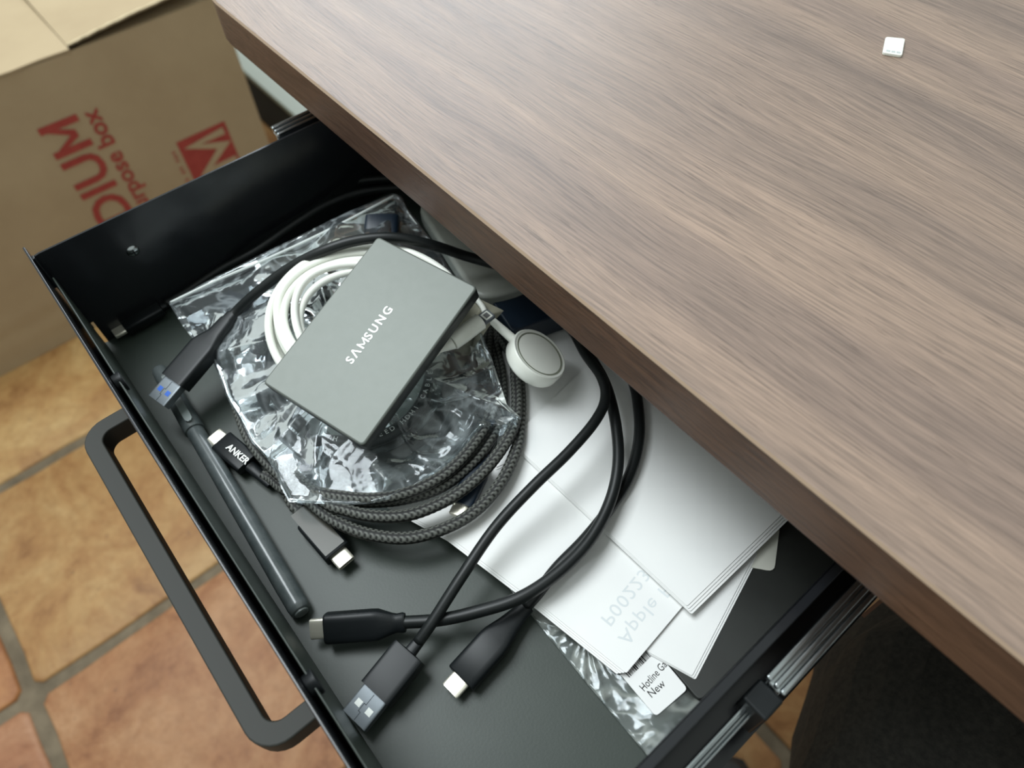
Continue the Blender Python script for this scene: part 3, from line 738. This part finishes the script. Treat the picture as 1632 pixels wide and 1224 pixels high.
# ------------------------------------------------------------------ pile in the bag: black video cable
A = [Vector((-.23443603, .10733033, -.22860975)), Vector((-.17967264, .12305385, -.23026549)), Vector((-.1574799, .0436013, -.25075393)), Vector((-.2122433, .02787779, -.24909818))]
A = [a + Vector((0, 0, EYE)) for a in A]
ex_ = (A[2] - A[1]).normalized(); ey_ = (A[0] - A[1]).normalized(); ez_ = ey_.cross(ex_)
if ez_.z < 0: ez_ = -ez_
ssc = sum(A, Vector()) / 4
def under(x, y):   # height of the drive's underside plane
    d = Vector((x, y, 0)) - Vector((ssc.x, ssc.y, 0))
    return ssc.z - .0084 - (ez_.x * d.x + ez_.y * d.y) / ez_.z
hd = empty('video_cable', (ssc.x, ssc.y, ZB), 'thick black video cable coiled inside the clear bag, with white printed lettering', 'cable')
def ring_pts(cu, cv, ru, rv, h, n=14, a0=0., turns=1., dr=0.):
    out = []
    for k in range(int(n * turns)):
        a = a0 + 2 * PI * k / n; g_ = 1 + dr * k
        out.append((cu + ru * g_ * math.cos(a), cv + rv * g_ * math.sin(a), h))
    return out
pp = ring_pts(560, 585, 128, 122, .2835, a0=2.2) + ring_pts(566, 588, 142, 136, .2905, a0=2.2) + ring_pts(572, 600, 156, 148, .2965, a0=2.2) + ring_pts(580, 612, 164, 152, .2915, a0=2.2) + ring_pts(566, 600, 150, 140, .2860, a0=2.2) + ring_pts(590, 612, 172, 150, .2975, a0=2.2, turns=.9)
_, harr = cable('cord', pix(*pp), .0034, M['rubber'], hd, seg=18)
# lettering that follows the innermost loop
tv, tf = [], []
inner = [P(560 + 128 * math.cos(a), 585 + 122 * math.sin(a), .2835) for a in np.linspace(1.75, .05, 22)]
chars = 'HIGH SPEED HDMI CABLE'
for i, ch in enumerate(chars):
    if ch == ' ': continue
    v, f = text_mesh(ch, 1., .01, 1., 'CENTER'); p = inner[i]; q = inner[i + 1]; d = (q - p).normalized(); up_ = Vector((0, 0, 1)).cross(d); b0 = len(tv)
    tv += [p + d * (a[0] * .0034) + up_ * ((a[1] - .35) * .0034) + Vector((0, 0, .0036 - .0006 * abs(a[1] - .35))) for a in v]; tf += [tuple(b0 + k for k in g_) for g_ in f]
obj('printed_text', tv, tf, M['silver'], hd)
# plug of the video cable inside the bag
pl = [superring(P(u, v, h), *axes(P(610, 350, .27), P(600, 420, .272)), hw, ht, 6) for u, v, h, hw, ht in ((606, 395, .272, .006, .004), (608, 385, .271, .0095, .0055), (611, 352, .269, .0095, .0055))]
loft('plug_housing', pl, M['navy'], hd)

# ------------------------------------------------------------------ clear crumpled bag
def bagh(x, y, t, bz, s):
    cz = min(under(x, y) - .0078, EYE - .2575)
    k = t ** 1.15
    z = cz * (1 - k) + bz * k
    dist = math.hypot(x - ssc.x, y - ssc.y)
    if s < 0: z = z * .4 + (ZB + .007) * .6 if t < .97 else z
    return z
outline = [(268, 482, .279), (300, 464, .277), (345, 440, .276), (420, 404, .274), (500, 364, .272), (560, 336, .270), (625, 308, .268), (640, 312, .268), (652, 335, .272), (672, 362, .272), (700, 400, .272), (740, 470, .272), (768, 530, .270),
           (785, 575, .271), (797, 612, .271), (808, 645, .271), (832, 668, .2725), (812, 671, .274), (806, 677, .276), (770, 680, .279), (755, 695, .280), (735, 722, .281), (700, 752, .281), (660, 778, .281), (620, 796, .281), (590, 803, .282), (555, 804, .282),
           (510, 803, .283), (460, 800, .284), (448, 778, .283), (438, 752, .282), (424, 728, .281), (402, 706, .281), (385, 672, .281), (362, 632, .280), (350, 600, .279), (335, 566, .279), (313, 548, .280), (290, 518, .280)]
bag = film('plastic_bag', 'large clear crumpled plastic bag under the grey portable drive', outline, bagh, 90, 420, M['film'], .0042, 26, seed=1, cen=(565, 570, .27))
zp = pix((272, 482, .2772), (345, 447, .2735), (420, 415, .271), (500, 378, .2685), (560, 348, .2665), (628, 312, .2665))
cable('zip_seam', zp, .0007, mat('milky_seam', (.62, .66, .64), .3), bag, seg=8)
# stiff tag and liner scraps inside the bag
poly_slab('paper_liner', pix((400, 425, .2790), (520, 372, .2775), (618, 322, .2760), (655, 372, .2775), (600, 400, .278), (480, 440, .2795)), .0003, M['beige'], bag, rc=.002)
poly_slab('floor_tone_disc', [P(606 + 112 * math.cos(a), 618 + 104 * math.sin(a), .3005) for a in np.linspace(0, 2 * PI, 30, endpoint=False)], .0003, mat('grey_green_disc', (.21, .235, .20), .5), bag, label='round grey green disc added for the paler drawer floor seen through the film')  # added disc, stands in for the paler tray floor inside the coil
poly_slab('blue_tag', pix((352, 470, .2820), (366, 462, .2820), (398, 474, .2820), (375, 500, .2820), (352, 492, .2820)), .0006, mat('slate_tag', (.06, .09, .14), .5), bag, rc=.001)

# ------------------------------------------------------------------ white coiled cable and plug
wc = empty('white_cable', (P(560, 500, .26).x, P(560, 500, .26).y, ZB), 'white charging cable coiled under the grey portable drive with metal tipped plug', 'cable')
def onplane(u, v, dz):
    h = .25
    for _ in range(12):
        p = P(u, v, h); h = max(EYE - (under(p.x, p.y) - dz), .2405 + dz)
    return P(u, v, h)
W = []
for k, (cu, cv, ru, rv, dz) in enumerate(((588, 514, 160, 128, .0030), (574, 508, 126, 108, .0062), (572, 505, 108, 90, .0028), (580, 512, 142, 116, .0066), (582, 511, 136, 114, .0030), (574, 506, 116, 98, .0030), (578, 506, 98, 80, .0058), (590, 516, 157, 126, .0095))):
    for q in range(14):
        a = 1.2 + 2 * PI * q / 14; uu = cu + ru * math.cos(a) + 6 * math.sin(a * 2 + k); vv_ = cv + rv * math.sin(a) - 6 * math.cos(a * 2)
        for nx, ny, px_, py_ in ((.818, .575, 757, 458), (-.51, .86, 415, 612)):
            d_ = (uu - px_) * nx + (vv_ - py_) * ny
            if d_ > -16: uu -= nx * (d_ + 16); vv_ -= ny * (d_ + 16)
        W.append(onplane(uu, vv_, dz))
W += [onplane(600, 590, .004), onplane(640, 590, .004), onplane(675, 575, .003), P(697, 560, .2535)]
cable('cord', W, .00185, M['white'], wc, seg=14)
# plug: cone, barrel, metal tab
tb, ta = P(721, 546, .2520), P(766, 512, .2510)
a_, u_, w_ = axes(ta, tb)
cn = P(699, 559, .2530)
def circ(c, r_, a, n=28):
    u = a.cross(Vector((0, 0, 1))).normalized(); v_ = u.cross(a); return [c + u * (r_ * math.cos(2 * PI * i / n)) + v_ * (r_ * math.sin(2 * PI * i / n)) for i in range(n)]
hb = loft('plug_housing', [circ(tb + a_ * t, r_, a_) for t, r_ in ((0, .0034), (.0003, .0038), (.006, .0040), ((ta - tb).length - .0003, .0040), ((ta - tb).length, .0036))], M['whiteplastic'], wc)
a2_ = (tb - cn).normalized()
loft('strain_relief', [circ(cn + (tb - cn) * t, r_, a2_) for t, r_ in ((0, .0013), (.25, .0016), (.5, .0022), (1, .0033))], M['white'], hb)
loft('metal_tip', [superring(ta + a_ * t, a_, u_, w_, .0033 * s1, .00085, 5) for t, s1 in ((-.0002, 1), (.0055, 1), (.0066, .85))], M['usbsteel'], hb, label='metal plug tip')
q0 = ta + a_ * .0018 + u_ * .0009
poly_slab('contact_frame', [q0 + w_ * -.0022, q0 + w_ * .0022, q0 + w_ * .0022 + a_ * .0040, q0 - w_ * .0022 + a_ * .0040], .0001, M['whiteplastic'], hb, rc=.0004)
q0 = q0 + a_ * .0008 + Vector((0, 0, .0001))
poly_slab('contact_pad', [q0 + w_ * -.0014, q0 + w_ * .0014, q0 + w_ * .0014 + a_ * .0024, q0 - w_ * .0014 + a_ * .0024], .0001, mat('grey_contacts', (.12, .12, .12), .5), hb)

# ------------------------------------------------------------------ portable drive
sd = empty('portable_drive', ssc - ez_ * .004, 'dark grey portable solid state drive lying tilted on the plastic bag', 'drive')
def ssdpt(x, y, z): return ssc + ex_ * x + ey_ * y + ez_ * z
def rsec(z, inset, rad):
    out = []; X_, Y_ = .0425 - inset, .0285 - inset
    for cx, cy, a0 in ((X_ - rad, Y_ - rad, 0), (-X_ + rad, Y_ - rad, PI / 2), (-X_ + rad, -Y_ + rad, PI), (X_ - rad, -Y_ + rad, 1.5 * PI)):
        for k in range(7): a = a0 + k / 6 * PI / 2; out.append(ssdpt(cx + rad * math.cos(a), cy + rad * math.sin(a), z))
    return out
o = loft('case', [rsec(-.008, .0008, .0016), rsec(-.0072, 0, .0020), rsec(-.0008, 0, .0020), rsec(-.0002, .0003, .0018), rsec(0, .0009, .0014)], M['ssd'], sd); o.data.materials.append(M['ssdside'])
for p_ in o.data.polygons:
    if abs(p_.normal.dot(ez_)) < .35: p_.material_index = 1
txt_c = P(588, 534, .238)
dvec = -ex_; lx = (P(561, 578, .24) - ssc)
# text baseline starts near (563,580), reads towards (626,490)
def ssd_hit(u, v):
    d = Vector(tuple(ray(u, v))); t = (ssc - Vector((0, 0, EYE))).dot(ez_) / d.dot(ez_); return Vector((0, 0, EYE)) + d * t
b0 = ssd_hit(560.5, 581); b1 = ssd_hit(628, 494)
v, f = text_mesh('S\u039bMSUNG', 1., .016, 1.28)
wd_ = max(a[0] for a in v); k = (b1 - b0).length / wd_
lettering('brand_print', 'S\u039bMSUNG', b0, -ex_, ez_.cross(-ex_), k, M['silver'], o, offset=.016, spacing=1.28, lift=.00012)

# ------------------------------------------------------------------ black cable with blue-windowed plug, arching over the bag
k1 = empty('usb_cable', (P(300, 600, .28).x, P(300, 600, .28).y, ZB), 'black cable arching over the bag with blue windowed metal plug on the pen', 'cable')
pb, a_, u_, w_ = usb_a(k1, P(253, 641, .2835), P(372, 502, .2705), None, .0150, .0085, blue=True, prof=[(0, .42, .62), (.08, .46, .68), (.10, .56, .70), (.30, .66, .74), (.44, .90, .92), (.5, 1, 1), (1, 1, 1)])
cable('cord', [P(372, 502, .2705) + a_ * .002] + pix((376, 497, .2700), (412, 464, .2600), (462, 427, .2490), (515, 400, .2400), (570, 383, .2370), (630, 379, .2375), (690, 391, .2440), (745, 409, .256), (800, 425, .262), (850, 445, .268), (930, 480, .276)), .0026, M['rubber'], k1, seg=18)

# thin black cable along the left wall with a small plug
k2 = empty('usb_cable', (P(220, 510, .30).x, P(220, 510, .30).y, ZB), 'thin black cable with short plug lying by the left drawer side', 'cable')
usb_c(k2, P(181, 532, .2985), P(266, 484, .2975), .0108, .0060, prof=[(0, .40), (.14, .44), (.16, .96), (.19, 1), (1, 1)], ex=6)
cable('cord', pix((264, 485, .2975), (300, 463, .2965), (350, 430, .294), (410, 398, .290), (470, 357, .287), (530, 322, .285), (600, 302, .285), (700, 300, .287), (760, 320, .29)), .0022, M['rubber'], k2)
k3 = empty('black_cord', (P(450, 360, .30).x, P(450, 360, .30).y, ZB), 'loose black cord running along the left drawer side above the bag edge', 'cable')
cable('cord', pix((330, 447, .300), (380, 415, .297), (430, 375, .292), (480, 330, .288), (530, 300, .286), (590, 286, .286), (680, 285, .288), (740, 300, .29)), .0024, M['rubber'], k3)

# ------------------------------------------------------------------ things half hidden by the desk edge
gc = poly_slab('charger_case', pix((660, 322, .272), (758, 474, .270), (812, 466, .270), (960, 400, .27), (800, 250, .272)), .012, M['greyplastic'], None, rc=.012, label='pale grey rounded plastic case partly hidden beneath the desk edge', cat='case')
bevel_smooth(gc, .003, 3)
nb = empty('adapter', (P(850, 490, .28).x, P(850, 490, .28).y, ZB), 'dark navy adapter with a bright blue end under the desk edge', 'adapter')
bevel_smooth(poly_slab('body', pix((778, 470, .276), (800, 455, .276), (960, 420, .276), (985, 470, .276), (815, 527, .276), (790, 490, .276)), .014, M['navy'], nb, rc=.002), .0012)
bevel_smooth(poly_slab('end_cap', pix((822, 522, .279), (852, 512, .279), (900, 480, .279), (880, 465, .279), (840, 490, .279)), .010, M['royal'], nb, rc=.001, label='bright blue end piece'), .0008)
cw = film('paper_wrapper', 'small creased cream wrapper scrap under the white plug', [(757, 473, .262), (780, 484, .261), (803, 495, .262), (780, 520, .268), (752, 560, .274), (735, 590, .277), (722, 560, .27), (733, 505, .264)],
     lambda x, y, t, bz, s: bz + .001 * (1 - t), 12, 60, M['wrap'], .0012, 110, two=False, seed=9, cat='wrapper')

# round magnetic charger with its thin white lead
ncam = np.array([.52, -.56, -.645]); nw = Vector(tuple(RM.T @ (ncam / np.linalg.norm(ncam))))
pc = P(861, 563, .2660)
pk = empty('watch_charger', (pc.x, pc.y, EYE - .291), 'round white charging puck with grey face on a thin white lead beside the desk edge', 'charger')
def disc_r(c, r_, n=48):
    u = nw.cross(Vector((0, 0, 1))).normalized(); v_ = u.cross(nw); return [c + u * (r_ * math.cos(2 * PI * i / n)) + v_ * (r_ * math.sin(2 * PI * i / n)) for i in range(n)]
RP = .0146
bd_ = loft('body', [disc_r(pc - nw * .0085, RP * .90), disc_r(pc - nw * .0082, RP * .96), disc_r(pc - nw * .0070, RP), disc_r(pc - nw * .0006, RP), disc_r(pc - nw * .0001, RP * .975), disc_r(pc, RP * .95), disc_r(pc - nw * .0002, RP * .93), disc_r(pc - nw * .0003, RP * .87)], M['whiteplastic'], pk)
fr_ = []
for t, r_ in ((-.0005, .86), (-.0001, .855), (-.0003, .80), (-.0010, .60), (-.0013, .05)): fr_.append(disc_r(pc + nw * t, RP * r_))
loft('charging_face', fr_, M['puckface'], pk, label='grey green concave face')
st0 = P(838, 553, .2705); d_ = (P(789, 513, .262) - st0)
dirp = Vector(tuple(RM.T @ np.array([-1., -.83, 0.]))); dirp = (dirp - nw * dirp.dot(nw)).normalized()
s0 = pc - nw * .0045 + dirp * (RP - .001); s1_ = s0 + dirp * .0135
loft('strain_relief', [circ(s0 + (s1_ - s0) * t, r_, dirp) for t, r_ in ((0, .0023), (.5, .00215), (.95, .0019), (1, .0017))], M['white'], pk)
cable('cord', [s1_ - dirp * .001, s1_ + dirp * .004, P(770, 490, .258), P(757, 474, .258), P(740, 455, .262), P(700, 440, .268), P(660, 470, .262)], .0014, M['white'], pk, seg=12)

# ------------------------------------------------------------------ pen
pn = empty('pen', (P(370, 790, .3).x, P(370, 790, .3).y, ZB), 'smoky grey capped pen lying along the drawer front', 'pen')
p0, p1 = P(253, 588, .2980), P(480, 975, .2980); ap = (p1 - p0).normalized(); Lp = (p1 - p0).length
def pr_(lst): return [circ(p0 + ap * t, r_, ap) for t, r_ in lst]
capL = .30 * Lp
loft('barrel', pr_([(capL - .001, .0040), (capL + .002, .00425), (Lp - .012, .0047), (Lp - .0115, .0046), (Lp - .003, .0046), (Lp - .0005, .0042), (Lp, .0034)]), M['pen'], pn)
loft('end_plug', pr_([(Lp - .001, .0032), (Lp + .0008, .0030), (Lp + .0012, .0022)]), M['penend'], pn)
loft('cap', pr_([(0, .0024), (.0006, .0034), (.002, .0040), (.01, .0044), (capL, .0050), (capL + .0003, .0047)]), M['pen'], pn)
wv_ = ap.cross(Vector((0, 0, 1))).normalized(); uv_ = wv_.cross(ap)
bm = bmesh.new()
cl = []
for t, hw in ((.012, .0010), (.020, .0016), (.042, .0019), (.0455, .0017), (.0467, .0008)):
    c = p0 + ap * t + uv_ * .0060 - wv_ * .0006
    cl.append([c + wv_ * hw + uv_ * .0005, c - wv_ * hw + uv_ * .0005, c - wv_ * hw - uv_ * .0006, c + wv_ * hw - uv_ * .0006])
bm.free()
bevel_smooth(loft('clip', cl, M['penclip'], pn, label='paler pocket clip'), .0003)

# ------------------------------------------------------------------ three black cables crossing the leaflets
c1 = empty('usb_cable', (P(640, 1060, .3).x, P(640, 1060, .3).y, ZB), 'black cable ending in a flat steel plug at the drawer front', 'cable')
usb_a(c1, P(566, 1149, .2955), P(668, 1022, .2910), None, .0150, .0078, prof=[(0, .30, .50), (.20, .34, .56), (.215, .97, .97), (.24, 1, 1), (1, 1, 1)])
cable('cord', pix((666, 1024, .2910), (690, 990, .287), (735, 920, .281), (790, 840, .276), (850, 775, .271), (905, 722, .269), (948, 672, .2685), (965, 635, .269), (958, 600, .270), (930, 560, .279), (900, 500, .283)), .0024, M['rubber'], c1, seg=18)
c2 = empty('usb_cable', (P(600, 1000, .3).x, P(600, 1000, .3).y, ZB), 'black cable whose plug stands on edge beside the pen tip', 'cable')
usb_c(c2, P(495, 1003, .2945), P(646, 992, .2925), .0125, .0075, roll=-.62, prof=[(0, .62), (.03, .66), (.10, .62), (.16, .68), (.34, .98), (.42, 1), (.98, 1), (1, .96)], ex=4)
cable('cord', pix((642, 992, .2925), (700, 988, .2900), (760, 975, .2870), (830, 952, .2845), (890, 912, .2835), (940, 860, .2825), (972, 800, .281), (985, 740, .2785), (982, 680, .277), (968, 620, .277), (945, 575, .279), (900, 510, .284)), .0026, M['rubber'], c2, seg=18)
c3 = empty('usb_cable', (P(770, 1040, .3).x, P(770, 1040, .3).y, ZB), 'black cable ending in a pale tipped plug on the bare drawer floor', 'cable')
usb_c(c3, P(717, 1102, .2975), P(840, 965, .2955), .0135, .0078, prof=[(0, .50), (.05, .55), (.12, .55), (.30, .72), (.48, .96), (.56, 1), (1, 1)], ex=5)
cable('cord', pix((838, 967, .2955), (858, 944, .2925), (888, 905, .2890), (930, 862, .2878), (968, 815, .2872), (1000, 765, .2868), (1017, 710, .2862), (1018, 655, .2862), (1005, 600, .286), (960, 530, .288)), .0026, M['rubber'], c3, seg=18)

# ------------------------------------------------------------------ small white cap on the desk
cq = pix((1412, 58, .1885), (1443, 61, .1885), (1438, 88, .1885), (1407, 83, .1885))
cp = poly_slab('connector_cap', cq, .0015, M['whiteplastic'], None, rc=.0013, label='small white plastic connector cap lying on the walnut desktop', cat='cap'); bevel_smooth(cp, .0004)
ax_ = (cq[2] - cq[3]).normalized(); ay_ = (cq[0] - cq[3]).normalized()
for k in range(3):
    q = cq[3] + ax_ * (.0013 + k * .0023) + ay_ * .0010
    s_ = poly_slab('slot', [q + Vector((0, 0, .00006)), q + ax_ * .0019 + Vector((0, 0, .00006)), q + ax_ * .0019 + ay_ * .0017 + Vector((0, 0, .00006)), q + ay_ * .0017 + Vector((0, 0, .00006))], .0001, mat('grey_slot', (.42, .45, .44), .5), None)
    s_.parent = cp

# ------------------------------------------------------------------ person's legs at the desk, and a shoe
def skin_mesh(name, joints, edges, m, parent, **k):
    me = bpy.data.meshes.new(name); org = ORG[parent.name]
    me.from_pydata([tuple(Vector(j[:3]) - org) for j in joints], edges, []); me.materials.append(m)
    o = bpy.data.objects.new(name, me); C.objects.link(o); o.parent = parent
    md = o.modifiers.new('skin', 'SKIN'); sv = me.skin_vertices
    if not sv: pass
    for i, j in enumerate(joints): me.skin_vertices[0].data[i].radius = (j[3], j[3])
    me.skin_vertices[0].data[0].use_root = True
    s_ = o.modifiers.new('sub', 'SUBSURF'); s_.levels = 3; s_.render_levels = 3
    tex = bpy.data.textures.new('folds', 'CLOUDS'); tex.noise_scale = .07; tex.noise_depth = 2
    dm = o.modifiers.new('folds', 'DISPLACE'); dm.texture = tex; dm.strength = .030; dm.mid_level = .5; dm.texture_coords = 'GLOBAL'
    return o
ps_ = empty('person', (.42, -.25, 0), 'seated person in dark charcoal trousers beside the open drawer', 'person')
J = [(.42, -.27, .50, .135), (.31, -.13, .465, .105), (.205, .06, .460, .102), (.110, .22, .460, .100), (.080, .34, .455, .090), (.16, .46, .28, .066), (.21, .54, .10, .05),
     (.52, -.12, .475, .105), (.54, .10, .475, .095), (.55, .34, .475, .08), (.55, .42, .455, .075), (.55, .46, .28, .062), (.55, .48, .10, .05), (.42, -.29, .62, .14)]
skin_mesh('trousers', J, [(0, 1), (1, 2), (2, 3), (3, 4), (4, 5), (5, 6), (0, 7), (7, 8), (8, 9), (9, 10), (10, 11), (11, 12), (0, 13)], M['trousers'], ps_)
def shoe(parent_or_none, c, d, name='shoe', **k):
    d = Vector(d).normalized(); sd_ = Vector((0, 0, 1)).cross(d); rings = []
    for t, hw, z1 in ((-.10, .028, .055), (-.085, .036, .075), (-.03, .037, .082), (.03, .040, .070), (.09, .048, .052), (.14, .046, .042), (.165, .034, .034), (.175, .018, .026)):
        q = Vector(c) + d * t; rings.append([q + sd_ * (hw * math.cos(a)) + Vector((0, 0, .012 + (z1 - .012) * max(0, math.sin(a)) ** .7 if math.sin(a) > 0 else .012)) for a in np.linspace(0, 2 * PI, 20, endpoint=False)])
    o = loft(name, rings, M['shoe'], parent_or_none, **k)
    ol_ = [Vector(c) + d * t + sd_ * s_ for t, s_ in ((-.108, -.02), (-.09, -.040), (.03, -.045), (.10, -.052), (.15, -.046), (.18, -.02), (.18, .02), (.15, .046), (.10, .052), (.03, .045), (-.09, .040), (-.108, .02))]
    s2_ = poly_slab('sole', [p + Vector((0, 0, .014)) for p in ol_], .0135, M['shoesole'], None); s2_.parent = o if not parent_or_none else parent_or_none
    if parent_or_none: s2_.location = -ORG[parent_or_none.name]
    return o
shoe(ps_, (.22, .60, .001), (0, 1, 0)); shoe(ps_, (.55, .52, .001), (0, 1, 0))
sp = P(1185, 1250, .90)
shoe(None, (.035, .085, .001), (.25, 1, 0), name='loose_shoe', label='black shoe toe standing on the tiles right under the drawer', cat='shoe')
